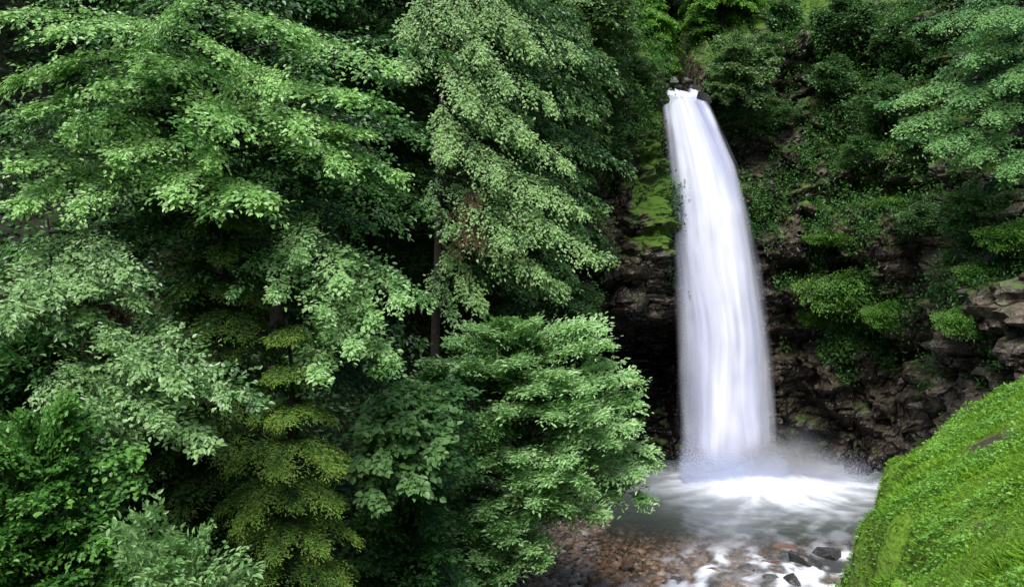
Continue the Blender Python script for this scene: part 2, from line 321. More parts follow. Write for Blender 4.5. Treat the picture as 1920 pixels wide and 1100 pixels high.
def bsteep(x,y):
    e=.08; return np.sqrt(((bz(x+e,y)-bz(x-e,y))/(2*e))**2+((bz(x,y+e)-bz(x,y-e))/(2*e))**2)
L=Leaves(); n=340000
x=rng.uniform(1.6,13,n); y=6+14*rng.random(n)**1.1; keep=(x-xe(y)>-1.6)&(x/y<.62); x,y=x[keep],y[keep]
cl=fbm(st3(x*1.1,y*1.1,x*0),4); st=bsteep(x,y); keep=(rng.random(len(x))>bare(x,y)*1.4)&(rng.random(len(x))>sstep(st,2.4,5)*.6)
x,y,cl=x[keep],y[keep],cl[keep]; z=bz(x,y)
d=np.stack([rng.normal(-.3,.8,len(x)),rng.normal(-.2,.8,len(x)),rng.uniform(.15,.9,len(x))],-1)
big=fbm(st3(x*.5+4,y*.5,x*0),3); fine_=fbm(st3(x*3.5+4,y*3.5,x*0),3)
tall=np.clip(fbm(st3(x*1.7+30,y*1.7,x*0),3)-.54,0,1)*.35
L.add(np.stack([x,y,z-.005],-1),d,rng.normal(0,1,(len(x),3))+[0,0,.6],(.035+.065*fine_*cl*2+tall)*rng.uniform(.4,1.4,len(x)),.13,-.3+.7*cl+.8*(big-.3)+.6*(fine_-.3)+rng.normal(0,.14,len(x)))
tag(L.build('grass',M['grass']),'short yellow-green grass and moss on the steep bank','grass',kind='stuff')
L=Leaves(); n=260000
x=rng.uniform(1.6,13,n); y=6+14*rng.random(n); cl=fbm(st3(x*.8+7,y*.8,x*0),4)+.08*np.exp(-((x-xe(y)-.3)/.7)**2)+.06*sstep(y,14,18); keep=(x-xe(y)>-1.7)&(x/y<.62)&(cl+rng.normal(0,.08,n)>.54)&(rng.random(n)>bare(x,y)*1.3)
x,y,cl=x[keep],y[keep],cl[keep]; hh=fbm(st3(x*2.4,y*2.4,x*0),3); z=bz(x,y)+rng.random(len(x))*np.clip(hh-.3,0,1)*.45*np.clip((cl-.42)/.15,0,2)
L.add(np.stack([x,y,z],-1),rng.normal(0,1,(len(x),3))*[1,1,.3],np.array([0,-.3,1])+rng.normal(0,.4,(len(x),3)),rng.uniform(.025,.06,len(x)),.7,hh+.12+rng.normal(0,.2,len(x)))
tag(L.build('herbs',M['lime']),'small leafy herbs growing in clumps among the bank grass','herbs',kind='stuff')
# ================= WATER
wx=np.arange(-4,16,.06); wy=np.arange(12,40.5,.06); X,Y=np.meshgrid(wx,wy,indexing='ij')
ix,iy=9.2,32.9
dx,dy=X-ix,Y-iy; rr=np.sqrt((dx/1.3)**2+(dy*1.1)**2); th=np.arctan2(dy,dx)
wob=fbm(st3(X*.5,Y*.5,X*0),3)-.5
n1=fbm(st3(X*1.1,Y*.7,X*0),4); n2=fbm(st3(np.cos(th)*6+wob*2,np.sin(th)*6+wob*2,rr*.5),5); n4=fbm(st3(X*2.2,Y*2.2,X*0+9),5)
xs=X-xr(Y); n3=fbm(st3(xs*2.4+wob*4,Y*.7+wob*2,X*0+5),5)
fr_=np.interp(dx,[-5,-2.6,-.6,6],[.2,.6,1,1])
foam=1.25*np.exp(-(rr/2.3)**2)*np.interp(dx,[-3,-1.5],[.6,1])+(np.exp(-((rr-2.7)/2.2)**2)*sstep(n2*.65+n4*.35,.34,.76)*.8+.22*np.exp(-(rr/4.6)**2))*fr_
foam+=.2*sstep(n3*.6+n4*.4,.45,.72)*sstep(X,4.2,7.6)*sstep(-Y,-31.5,-27)*sstep(Y,20,24)
rap=sstep(-Y,-25.5,-23)*sstep(xs,-2.0,.8)
foam+=rap*(.85*sstep(n3*.6+n4*.4,.47,.66)+.05)+.2*sstep(-Y,-24.6,-23)*sstep(n3,.54,.7)*sstep(xs,-3,-1.6)
foam=np.clip(foam,0,1)
zw=.42*np.exp(-(rr/1.9)**2)*(.5+.9*n1)+.06*(n1-.5)+.05*(n4-.5)+.25*(n3-.5)*rap
dep=np.clip(sstep(xs+hw(Y),2.6,6.)*.3+sstep(Y,23.8,29)*.95,0,.97)
mw,nt,nd,lk=newmat('pool_water')
a=N(nt,'ShaderNodeAttribute',attribute_name='foam'); a2=N(nt,'ShaderNodeAttribute',attribute_name='depth')
p=N(nt,'ShaderNodeBsdfPrincipled'); p.inputs['Base Color'].default_value=(.08,.098,.082,1); p.inputs['Roughness'].default_value=.22
nz=N(nt,'ShaderNodeTexNoise'); nz.inputs['Scale'].default_value=2.2; nz.inputs['Detail'].default_value=5; b=N(nt,'ShaderNodeBump'); b.inputs['Strength'].default_value=.6; b.inputs['Distance'].default_value=.12; lk.new(nz.outputs[0],b.inputs['Height']); lk.new(b.outputs[0],p.inputs['Normal'])
g=N(nt,'ShaderNodeBsdfTransparent'); g.inputs[0].default_value=(.92,.88,.82,1)
gl=N(nt,'ShaderNodeBsdfGlossy'); gl.inputs['Roughness'].default_value=.2; lk.new(b.outputs[0],gl.inputs['Normal'])
fr=N(nt,'ShaderNodeFresnel'); fr.inputs[0].default_value=1.2; m0=N(nt,'ShaderNodeMixShader'); lk.new(fr.outputs[0],m0.inputs[0]); lk.new(g.outputs[0],m0.inputs[1]); lk.new(gl.outputs[0],m0.inputs[2])
m1=N(nt,'ShaderNodeMixShader'); lk.new(a2.outputs['Fac'],m1.inputs[0]); lk.new(m0.outputs[0],m1.inputs[1]); lk.new(p.outputs[0],m1.inputs[2])
df=N(nt,'ShaderNodeBsdfDiffuse'); df.inputs[0].default_value=(.84,.87,.94,1)
m2=N(nt,'ShaderNodeMixShader'); lk.new(a.outputs['Fac'],m2.inputs[0]); lk.new(m1.outputs[0],m2.inputs[1]); lk.new(df.outputs[0],m2.inputs[2])
o=N(nt,'ShaderNodeOutputMaterial'); lk.new(m2.outputs[0],o.inputs[0])
tag(mesh_np('water',np.stack([X,Y,zw],-1).reshape(-1,3),grid_faces(len(wx),len(wy)),mw,smooth=True,vattr={'foam':foam.ravel(),'depth':dep.ravel()}),'grey-green plunge pool with white foam','water',kind='structure')
# ---------- rocks
def icos(k):
    bm=bmesh.new(); bmesh.ops.create_icosphere(bm,subdivisions=k,radius=1); v=np.array([q.co[:] for q in bm.verts]); f=np.array([[w.index for w in q.verts] for q in bm.faces]); bm.free(); return v,f
IV,IF=icos(5)
def rock(loc,sz,label,mat,name='river_rock',group=None):
    v=IV.copy(); sd=rng.uniform(0,99)
    for _ in range(11):
        d=nrm(rng.normal(0,1,3)); h=rng.uniform(.4,.72); pr=v@d; v=v-np.clip(pr-h,0,9)[:,None]*d
    v=v*(1+.14*(fbm(v*2.6+sd,4)-.5))[:,None]*np.asarray(sz)*1.2
    o=mesh_np(name,v,IF,M[mat],smooth=False); o.location=[float(q) for q in loc]; o.rotation_euler=(rng.normal(0,.2),rng.normal(0,.2),rng.uniform(0,6)); return tag(o,label,'rock',group)
def wat(px,py):
    Yw=CZ*F/(py-550); return np.array([(px-960)/F*Yw,Yw,0.])
for px,py,sz,lab,mt in [
 (1505,1052,(.5,.4,.34),'dark angular rock in the rapids near the grassy bank','dkstone'),
 (1472,1026,(.3,.22,.11),'flat reddish rock behind the dark angular one in the rapids','redstone'),
 (1484,1092,(.28,.26,.23),'small black wet rock at the very bottom of the rapids','dkstone'),
 (1452,1052,(.36,.2,.1),'low orange-brown stone left of the dark angular rock','redstone'),
 (1552,1040,(.4,.5,.36),'dark boulder half hidden by the grassy bank edge','dkstone'),
 (1395,1062,(.3,.22,.1),'grey flat rock in the middle of the white rapids','stone'),
 (1440,1085,(.25,.2,.12),'small grey stone left of the black wet rock','stone'),
 (1330,1068,(.26,.2,.1),'brown stone at the left edge of the white rapids','redstone'),
 (1270,1085,(.22,.2,.12),'grey stone on the pebble shallows by the rapids','stone'),
 (1180,1050,(.25,.2,.12),'brown stone resting among the pebbles of the shallows','redstone'),
 (1100,1035,(.28,.2,.13),'grey-brown stone on the pebble shore below the leafy bush','stone'),
 (1610,885,(.9,.7,.5),'dark boulder at the pool edge where bank meets cliff','dkstone'),
 (1225,838,(.7,.5,.4),'dark rock at the cliff foot left of the falls','dkstone')]:
    q=wat(px,py); q[2]=-.03; rock(q,sz,lab,mt)
for i,(px,py,Y_,sz,lab,mt) in enumerate([
 (1262,152,38.2,(.26,.24,.2),'pale rounded stone left in the row at the lip of the falls','stone'),
 (1287,153,38.0,(.28,.24,.17),'pale flat stone right in the row at the lip of the falls','stone'),
 (1274,163,37.2,(.2,.2,.13),'small dark stone in the water just above the falls','dkstone'),
 (1298,166,37.0,(.26,.22,.17),'dark stone at the right side of the falls crest','dkstone'),
 (1248,163,37.6,(.24,.22,.18),'dark stone at the left side of the stream above the falls','dkstone'),
 (1236,186,35.9,(.34,.3,.42),'dark wet rock knob at the left shoulder of the falls','dkstone'),
 (1318,184,36.1,(.36,.3,.32),'dark wet rock knob at the right shoulder of the falls','dkstone')]):
    rock(W(px,py,Y_),sz,lab,mt,'stream_stone')
pv,pf=icos(1)
n=20000; y=rng.uniform(18.5,29,n); u=rng.uniform(-1.3,1.1,n); x=xr(y)+u*hw(y); z=gz(x,y)
r=rng.uniform(.02,.065,n)*(1+rng.random(n)**5*2.4)
Vp=(pv[None]*(1+rng.normal(0,.16,(n,12,1))))*r[:,None,None]*np.stack([rng.uniform(.8,1.4,n),rng.uniform(.8,1.3,n),rng.uniform(.45,.8,n)],-1)[:,None]+np.stack([x,y,z+.02],-1)[:,None]
Qp=(pf[None]+np.arange(n)[:,None,None]*12).reshape(-1,3)
tag(mesh_np('pebbles',Vp.reshape(-1,3),Qp,M['pebble'],smooth=True,fattr={'tint':np.repeat(rng.random(n),len(pf))}),'brown and grey pebbles of the shallow stream bed','pebbles',kind='stuff')
# ================= WATERFALL
mf,nt,nd,lk=newmat('falling_water')
a=N(nt,'ShaderNodeAttribute',attribute_name='cover'); a2=N(nt,'ShaderNodeAttribute',attribute_name='tint'); r=ramp(nt,[(0,(.48,.51,.7)),(.5,(.76,.775,.93)),(1,(.93,.935,1))]); lk.new(a2.outputs['Fac'],r.inputs[0])
df=N(nt,'ShaderNodeBsdfDiffuse'); lk.new(r.outputs[0],df.inputs[0]); tl=N(nt,'ShaderNodeBsdfTranslucent'); lk.new(r.outputs[0],tl.inputs[0])
m0=N(nt,'ShaderNodeMixShader'); m0.inputs[0].default_value=.1; lk.new(df.outputs[0],m0.inputs[1]); lk.new(tl.outputs[0],m0.inputs[2])
tr=N(nt,'ShaderNodeBsdfTransparent'); m1=N(nt,'ShaderNodeMixShader'); lk.new(a.outputs['Fac'],m1.inputs[0]); lk.new(tr.outputs[0],m1.inputs[1]); lk.new(m0.outputs[0],m1.inputs[2])
o=N(nt,'ShaderNodeOutputMaterial'); lk.new(m1.outputs[0],o.inputs[0])
fb=W(1277,172,36.3); wf=empty('waterfall',(fb[0],fb[1],0),'tall silky white waterfall dropping from the cliff notch into the pool','waterfall'); fo=np.array([fb[0],fb[1],0])
def curtain(k,seed,dY,shrink,base):
    nu,nv=150,200; py=np.concatenate([np.linspace(166,240,50)[:-1],np.linspace(240,900,nv-49)])[None]
    u=np.linspace(0,1,nu)[:,None]+0*py; py=py+0*u
    l=np.interp(py,[166,200,300,450,600,884],[1238,1239,1246,1255,1262,1268]); rt=np.interp(py,[166,178,200,230,310,400,500,640,884],[1304,1318,1335,1351,1387,1409,1428,1452,1466])
    mid=(l+rt)/2; hwd=(rt-l)/2*shrink; px=mid+(u*2-1)*hwd
    v=np.clip((py-172)/708,0,1); Yd=36.4-2.7*np.sqrt(v)+dY
    w1=(fbm(st3(v*3,u*2,u*0+seed),2)-.5)
    uu=u+w1*.2
    rib=fbm(st3(uu*4.5+seed,v*1.6+seed,u*0),3)-.5; fine=fbm(st3(uu*14+seed*3,v*1.8,u*0+seed),3)-.5
    puff=fbm(st3(u*4+seed,v*6,u*0+seed+4),3)-.5
    Yd=Yd-.5*np.sin(math.pi*u)*np.minimum(1,v*3+.2)-rib*.6*np.minimum(1,v*4+.1)-puff*.2*np.minimum(1,v*5)
    P=np.stack([(px-960)/F*Yd, Yd, CZ+(550-py)/F*Yd],-1)
    P[...,2]=np.where(py<176, np.interp(py,[166,176],[15.42,15.3]),P[...,2])+(fine*.25+rib*.2)*(py<186)
    e=np.minimum(u,1-u)*np.interp(v,[0,.1,1],[14,6,4.2])
    soft=sstep(e+fine*.6+puff*.35+rib*.3-.12,0,1.3)*(1-sstep(py+puff*90+fine*30,830,893))*sstep(py+fine*20,163,175)
    cov=soft*np.clip(base+fine*.6+rib*.9+puff*.4,.2,1)
    tint=np.clip(.66+fine*.35+rib*1.7+puff*1.0+.25*np.sin(math.pi*np.clip(u*1.2,0,1))-.12,0,1)
    return mesh_np('water_curtain',(P-fo).reshape(-1,3),grid_faces(nu,nv),mf,wf,True,vattr={'cover':cov.ravel(),'tint':tint.ravel()})
curtain(0,3.1,0,1.0,.7); curtain(1,11.7,.35,.93,.97); curtain(2,23.9,.7,.96,.97)
# droplets
dm,nt,nd,lk=newmat('spray'); df=N(nt,'ShaderNodeBsdfDiffuse'); df.inputs[0].default_value=(.84,.87,.97,1); tl=N(nt,'ShaderNodeBsdfTranslucent'); tl.inputs[0].default_value=(.84,.87,.97,1); x=N(nt,'ShaderNodeMixShader'); lk.new(df.outputs[0],x.inputs[1]); lk.new(tl.outputs[0],x.inputs[2]); o=N(nt,'ShaderNodeOutputMaterial'); lk.new(x.outputs[0],o.inputs[0])
def drops(name,P,r):
    n=len(P); A=nrm(rng.normal(0,1,(n,3))); B=nrm(np.cross(A,rng.normal(0,1,(n,3))))
    r=r*rng.uniform(.5,1.3,(n,1)); C=np.cross(A,B)
    V=np.stack([P+A*r,P+B*r-A*.4*r,P-B*r-A*.4*r,P+C*r],1).reshape(-1,3); i=np.arange(n)*4
    Q=np.concatenate([np.stack([i,i+1,i+2],1),np.stack([i,i+1,i+3],1),np.stack([i+1,i+2,i+3],1),np.stack([i+2,i,i+3],1)])
    return mesh_np(name,V-fo,Q,dm,wf)
g=lambda n,c,s:np.asarray(c)+rng.normal(0,1,(n,3))*np.asarray(s)
ux=np.stack([rng.uniform(6.3,10.1,100000),rng.normal(33.0,.4,100000),np.abs(rng.normal(0,.55,100000))],-1)
P=np.concatenate([ux,g(60000,(9.2,32.8,.3),(1.4,.6,.38)),g(36000,(10.9,33.1,.25),(1.2,.6,.32))])
P=P[P[:,2]>.02]; so=drops('spray',P,.009); so['kind']='stuff'
# mist: a real volume of drifting spray
mm,nt,nd,lk=newmat('mist'); tc=N(nt,'ShaderNodeTexCoord'); ln=N(nt,'ShaderNodeVectorMath',operation='LENGTH'); lk.new(tc.outputs['Object'],ln.inputs[0])
mr=N(nt,'ShaderNodeMapRange'); mr.interpolation_type='SMOOTHERSTEP'; mr.inputs[1].default_value=1; mr.inputs[2].default_value=0; lk.new(ln.outputs['Value'],mr.inputs[0])
pw=N(nt,'ShaderNodeMath',operation='POWER'); pw.inputs[1].default_value=1.5; lk.new(mr.outputs[0],pw.inputs[0])
nz=N(nt,'ShaderNodeTexNoise'); nz.inputs['Scale'].default_value=2.6; nz.inputs['Detail'].default_value=4; lk.new(tc.outputs['Object'],nz.inputs['Vector'])
nr=N(nt,'ShaderNodeMapRange'); nr.inputs[1].default_value=.3; nr.inputs[2].default_value=.7; lk.new(nz.outputs[0],nr.inputs[0])
q=N(nt,'ShaderNodeMath',operation='MULTIPLY'); lk.new(pw.outputs[0],q.inputs[0]); lk.new(nr.outputs[0],q.inputs[1]); q2=N(nt,'ShaderNodeMath',operation='MULTIPLY'); lk.new(q.outputs[0],q2.inputs[0]); q2.inputs[1].default_value=2.6
vs=N(nt,'ShaderNodeVolumeScatter'); vs.inputs['Color'].default_value=(.84,.91,1,1); lk.new(q2.outputs[0],vs.inputs['Density']); o=N(nt,'ShaderNodeOutputMaterial'); lk.new(vs.outputs[0],o.inputs['Volume'])
v3,f3=icos(3)
for c,s_ in [((10.1,33.3,.3),(3.6,1.8,2.4))]:
    mo_=mesh_np('mist',v3,f3,mm,wf,True); mo_.location=[c[i]-fo[i] for i in range(3)]; mo_.scale=s_
# ================= TREES (left)
T=Tree('broadleaf_tree','large bright green broadleaf tree filling the upper left with layered leafy sprays','tree',(-5.9,16.3,-.2),(-5.4,15.8,13.5),.17)
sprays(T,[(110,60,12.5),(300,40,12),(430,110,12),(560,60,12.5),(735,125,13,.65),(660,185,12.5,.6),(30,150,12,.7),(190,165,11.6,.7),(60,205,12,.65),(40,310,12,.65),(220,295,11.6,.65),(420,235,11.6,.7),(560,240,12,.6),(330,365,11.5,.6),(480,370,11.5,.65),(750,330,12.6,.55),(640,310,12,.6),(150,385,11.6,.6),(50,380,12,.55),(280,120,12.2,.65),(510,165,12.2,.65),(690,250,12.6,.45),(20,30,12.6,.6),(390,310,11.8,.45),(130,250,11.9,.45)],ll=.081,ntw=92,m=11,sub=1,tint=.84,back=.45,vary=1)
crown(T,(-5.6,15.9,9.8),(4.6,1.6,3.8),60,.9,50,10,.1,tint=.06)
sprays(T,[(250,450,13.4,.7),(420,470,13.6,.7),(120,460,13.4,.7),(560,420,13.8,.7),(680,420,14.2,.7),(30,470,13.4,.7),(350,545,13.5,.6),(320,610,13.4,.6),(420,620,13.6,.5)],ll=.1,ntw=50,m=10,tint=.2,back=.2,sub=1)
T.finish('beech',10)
T=Tree('broadleaf_tree','slender broadleaf tree at the left edge whose pale sprays arch over the dark gap','tree',(-7.2,13.6,.3),(-6.9,13.6,8.2),.08)
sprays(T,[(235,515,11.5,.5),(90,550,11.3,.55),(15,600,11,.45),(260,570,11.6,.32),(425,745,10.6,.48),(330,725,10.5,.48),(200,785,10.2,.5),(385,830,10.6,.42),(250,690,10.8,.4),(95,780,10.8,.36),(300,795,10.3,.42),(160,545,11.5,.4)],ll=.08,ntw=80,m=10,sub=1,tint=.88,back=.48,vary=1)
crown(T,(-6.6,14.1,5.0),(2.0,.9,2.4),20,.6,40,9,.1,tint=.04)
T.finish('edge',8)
T=Tree('young_beech','young beech with bright sprays hanging in front of the spruce','tree',(-3.9,15.6,0),(-3.5,15,8.8),.06)
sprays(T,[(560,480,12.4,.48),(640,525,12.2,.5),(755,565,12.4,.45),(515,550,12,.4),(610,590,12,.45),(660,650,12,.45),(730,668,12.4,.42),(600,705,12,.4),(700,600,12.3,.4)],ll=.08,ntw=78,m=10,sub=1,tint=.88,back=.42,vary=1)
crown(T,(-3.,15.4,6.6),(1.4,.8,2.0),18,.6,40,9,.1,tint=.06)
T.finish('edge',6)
T=Tree('young_maple','young maple with broad dull green leaves between the spruce and the big leafy bush','tree',(-1.7,15.6,-.3),(-1.6,15.4,5.4),.06)
for it in [(690,800,13.5,.5),(760,790,13.4,.5),(815,840,13.6,.5),(720,860,13.2,.55),(780,900,13.3,.5),(700,930,13.2,.5),(670,870,13.3,.45),(740,755,13.8,.45)]:
    T.bough(W(*it[:3]),it[3],55,8,.12,asp=.85,tint=.86,face=.8); T.bough(W(*it[:3])+[.1,.4,-.15],it[3],40,8,.115,asp=.8,tint=.36)
crown(T,(-1.6,15.4,4.2),(1.2,.7,1.6),18,.6,40,8,.12,tint=.12)
T.finish('maple',6)
# spruces
def spruce(label,base,H,R,mat,dens=1.,tint=.5,ll=.06,zlo=.5,m=10,dz=.36,nbr=7):
    base=np.asarray(base,float); T=Tree('spruce_tree',label,'tree',base,base+[.1,0,H],.11,wob=.03)
    z=zlo
    while z<H-.1:
        q=1-z/H; Ln=R*(q**.7)+.12
        for j in range(nbr):
            a=6.283*(j+rng.uniform(-.35,.35))/nbr+z*2.1; ln=Ln*rng.uniform(.6,1.2); S=T.tp(base[2]+z+rng.uniform(-.05,.05))
            d=np.array([math.cos(a),math.sin(a),0]); P=S+d*ln+np.array([0,0,-.32*ln])
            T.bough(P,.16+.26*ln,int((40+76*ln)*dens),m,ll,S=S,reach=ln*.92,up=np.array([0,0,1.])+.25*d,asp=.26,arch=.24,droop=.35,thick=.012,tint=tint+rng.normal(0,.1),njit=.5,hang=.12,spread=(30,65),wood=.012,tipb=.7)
        z+=dz
    return T.finish(mat,8)
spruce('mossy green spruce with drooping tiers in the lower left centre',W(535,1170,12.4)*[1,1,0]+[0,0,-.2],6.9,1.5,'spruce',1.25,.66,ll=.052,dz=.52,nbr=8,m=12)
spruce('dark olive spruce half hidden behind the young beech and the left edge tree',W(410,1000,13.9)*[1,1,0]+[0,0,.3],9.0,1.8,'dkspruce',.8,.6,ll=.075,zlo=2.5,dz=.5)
# shrubs
def shrub(name,label,c,rad,leaf,n,ll,width,m=8,ntw=30,asp=.6,cat='shrub',group=None,tint=.5,base=None,**k):
    c=np.asarray(c,float); b=np.asarray(base if base is not None else c-[0,0,rad[2]*1.0],float)
    T=Tree(name,label,cat,b,c+[0,0,rad[2]*.6],.05,group,wob=.05)
    crown(T,c,rad,n,width,ntw,m,ll,asp=asp,tint=tint,rise=-.2*rad[2],**k)
    return T.finish(leaf,5)
shrub('leafy_shrub','lush mid green shrub filling the bottom left corner',W(80,990,9.8),(1.25,1.,1.35),'ivy',80,.07,.4,ntw=45,m=9,asp=.75,tint=.5)
shrub('leafy_shrub','dark green shrub at the left edge under the pale sprays',W(60,740,12.4),(1.1,.8,1.0),'deep',30,.11,.5,ntw=40,tint=.45)
shrub('leafy_shrub','shadowed dark shrub at the bottom between the spruce and the leafy bush',W(740,1080,15.5),(1.5,1.2,1.4),'deep',40,.1,.6,ntw=40,tint=.4)
shrub('leafy_shrub','shadowed dark shrub at the bottom left of the spruce',W(320,950,13.8),(1.3,.9,1.3),'deep',34,.1,.6,ntw=40,tint=.35)
T=Tree('ash_sapling','pale green ash sapling with long leaflets at the bottom edge','sapling',W(300,1250,8.4),W(310,1010,8.0),.03,wob=.05)
for it in [(260,975,7.8),(330,1010,7.6),(235,1040,7.6),(385,1000,7.8),(300,1070,7.4),(400,1070,7.6),(340,1090,7.4),(440,1045,7.7),(290,960,8.),(225,995,7.8),(370,1040,7.9),(280,1095,7.3),(470,1075,7.8),(320,1050,7.5),(260,1030,7.5)]:
    P=W(*it); T.bough(P,.22,24,7,.075,S=W(330,1120,8.2),asp=.5,tint=.75,reach=.55,wood=.008,droop=.1,face=1.1)
T.finish('ash',20)
# central big bush
T=Tree('leafy_bush_tree','big rounded bush-like tree with pale shining leaf plates beside the pool','tree',(-.2,20.6,-.4),(.2,19.9,5.6),.12)
BL=[(1130,645,18.5),(1170,700,18.5),(1190,760,18.5),(1210,845,18.6),(1185,885,18.2),(1100,920,17.8),(1130,965,17.8),(1000,1030,17),(1080,610,19),(990,605,18.6),(900,615,18.4),(1060,700,17.6),(960,680,17.4),(870,690,17.6),(1120,780,17.4),(1040,780,17),(950,770,16.9),(860,790,17),(1140,830,17.6),(1060,860,16.9),(970,860,16.8),(880,880,16.8),(1000,940,16.8),(910,960,16.8),(1060,950,17.2),(820,1000,17),(900,1050,16.6),(800,900,17.2),(790,790,17.6),(800,680,18),(1100,730,17.4),(1000,730,17.2),(1175,800,17.9),(1030,900,16.8),(850,640,18.2),(1120,615,19),(780,720,17.8),(830,840,17.1),(760,960,17),(950,1080,16.6),(870,1085,16.6),(950,1010,16.6),(820,1070,16.8)]
for it in BL:
    P=W(*it); c=np.array([.1,19.9,P[2]-.6]); S=c+(P-c)*.12
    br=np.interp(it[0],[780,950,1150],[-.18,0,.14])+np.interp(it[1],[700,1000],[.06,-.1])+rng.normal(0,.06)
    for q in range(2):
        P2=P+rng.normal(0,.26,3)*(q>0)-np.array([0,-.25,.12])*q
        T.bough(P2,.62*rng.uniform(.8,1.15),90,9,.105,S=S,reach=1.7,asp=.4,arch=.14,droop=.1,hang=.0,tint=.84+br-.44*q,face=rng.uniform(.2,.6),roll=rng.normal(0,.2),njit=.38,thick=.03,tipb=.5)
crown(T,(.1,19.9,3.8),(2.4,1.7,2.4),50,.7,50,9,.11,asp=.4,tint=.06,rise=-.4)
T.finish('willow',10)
# tall grey-green trees centre
T=Tree('tall_alder','tall grey-green tree with a bare dark trunk and hanging foliage left of the falls','tree',W(806,700,21)*[1,1,0]+[0,0,1],W(830,-160,21.5),.15)
sprays(T,[(1110,480,20.5,.6),(1040,430,20.5,.65),(1090,395,20.8,.55),(1010,360,20.3,.65),(1060,305,20.8,.55),(980,250,20.3,.65),(1030,195,21,.6),(950,160,20.5,.6),(900,100,20.4,.6),(1010,510,20.6,.65),(950,450,20.2,.55),(930,330,20,.55),(1000,90,21,.6),(880,200,20.2,.55),(960,40,20.8,.6),(1080,100,21.4,.6),(860,40,20.4,.6),(760,60,20.4,.6),(1060,540,21,.5),(760,130,20.6,.5),(900,570,20.8,.45),(840,290,20.2,.42)],ll=.088,ntw=80,m=10,sub=1,rise=1.5,droop=.5,face=.8,tint=.88,back=.44,tipb=.5)
crown(T,(.9,22.8,11.4),(2.2,1.3,3.8),34,1.0,60,10,.11,tint=.12,rise=1.3,droop=.5)
sprays(T,[(835,440,20.2,.3),(808,390,20.4,.3),(812,560,20.3,.3),(850,600,20.4,.35)],ll=.09,ntw=30,m=8,sub=0,tint=.4,rise=.9,reach=1.,droop=.4)
T.finish('grey',10)
# dry twiggy branches (dead) as things
def drytuft(name,label,c,rad,mat,n,ll):
    c=np.asarray(c,float); T=Tree(name,label,'branch',c-[0,0,rad[2]],c+[0,0,rad[2]],.015,wob=.1)
    crown(T,c,rad,n,.3,10,6,ll,asp=.14,tint=.5,rise=.5,droop=.5,hang=.5); T.finish(mat,5)
drytuft('dry_branch','dead brown twiggy branch hanging beside the dark trunk',W(880,450,20.8),(.5,.4,1.2),'dry',20,.11)
drytuft('dry_branch','withered rust-brown branch in the gap at the left edge',W(210,625,12.6),(.6,.4,.4),'rust',18,.09)
# background tree prototypes
def bgtree(label,base,H,R,leaf,ll,n=70,group=None,droop=.35,ntw=45):
    base=np.asarray(base,float); T=Tree('forest_tree',label,'tree',base,base+[.2,0,H],.16,group)
    for i in range(n):
        z=rng.uniform(.22,1.0)*H; a=rng.uniform(0,6.283); rr=R*math.sqrt(max(.08,1-((z/H-.5)/.55)**2))*rng.uniform(.6,1.05)
        P=base+[.1+math.cos(a)*rr,math.sin(a)*rr,z]; out=nrm(np.array([math.cos(a),math.sin(a),0]))
        T.bough(P,.95,ntw,9,ll,S=T.tp(base[2]+z+.8),up=nrm(np.array([0,0,1.])+.6*out),reach=2.2,tint=.45+rng.normal(0,.14),droop=droop,wood=.025)
    return T.finish(leaf,6)
bA=bgtree('dark broadleaf tree behind the two spruces',(-7,21,float(gz(np.array(-7.),np.array(21.)))),15,2.9,'deep',.13,100)
bB=bgtree('grey-green broadleaf tree leaning over the hollow left of the falls crest',W(1085,300,32)*[1,1,0]+[0,0,12],10,2.1,'grey',.15,85)
def gp(px,Y): x=(px-960)/F*Y; return np.array([x,Y,float(gz(np.array(x),np.array(float(Y))))])
for px,Y,s,lab in [(-25,22,1.3,'dark forest tree at the far left behind the pale arching sprays'),(520,21.5,1.05,'dark forest tree directly behind the young beech'),(700,25,1.1,'dark forest tree just left of the bare dark trunk'),(880,28,1.05,'dark forest tree right behind the bare dark trunk'),(640,30,1.,'dark forest tree high on the slope above the young beech'),(300,29,1.0,'dark forest tree high on the slope at the upper left'),(980,30,.9,'dark forest tree between the tall grey-green tree and the falls'),(860,34,.95,'dark forest tree at the top centre behind the tall grey-green tree'),(130,27,1.15,'dark forest tree on the slope behind the upper left corner')]:
    copy_tree(bA,gp(px,Y),rng.uniform(0,6),s,lab)
for px,py,Y,s,lab in [(1160,130,36,.5,'leafy tree at the left rim of the falls crest'),(1040,330,30,.75,'grey-green tree over the dark hollow left of the falls'),(1020,150,33,.9,'grey-green tree at the top centre above the forest')]:
    b=W(px,py,Y); b[2]-=2.5*s; copy_tree(bB,b,rng.uniform(0,6),s,lab)
bC=bgtree('fresh yellow-green tree in the gap above the stream behind the falls',ctop(8.3,41.5),8,2.4,'lime',.17,80)
for x,y,s,lab in [(9.3,39.5,.7,'fresh green tree behind the right rim of the falls crest'),(6.0,39.3,.6,'fresh green tree behind the left rim of the falls crest'),(7.1,45,1.,'fresh green tree at the back of the stream gap'),(9.9,43,1.,'fresh green tree at the top edge right of the stream gap'),(5.5,43,.9,'fresh green tree at the top edge left of the stream gap'),(8.5,40,.42,'low fresh green sapling right of the stones above the falls'),(7.6,42.5,.6,'fresh green sapling closing the stream gap behind the stones')]:
    copy_tree(bC,ctop(x,y)-[0,0,1.6*s],rng.uniform(0,6),s,lab)
sA=shrub('cliff_shrub','dense dark green shrub hanging over the rock left of the falls',W(1115,260,33.6),(1.2,1.,1.1),'cliffgreen',40,.13,.5,ntw=40,droop=.6,njit=.6,thick=.08)
pB=onc(1600,550,.0)
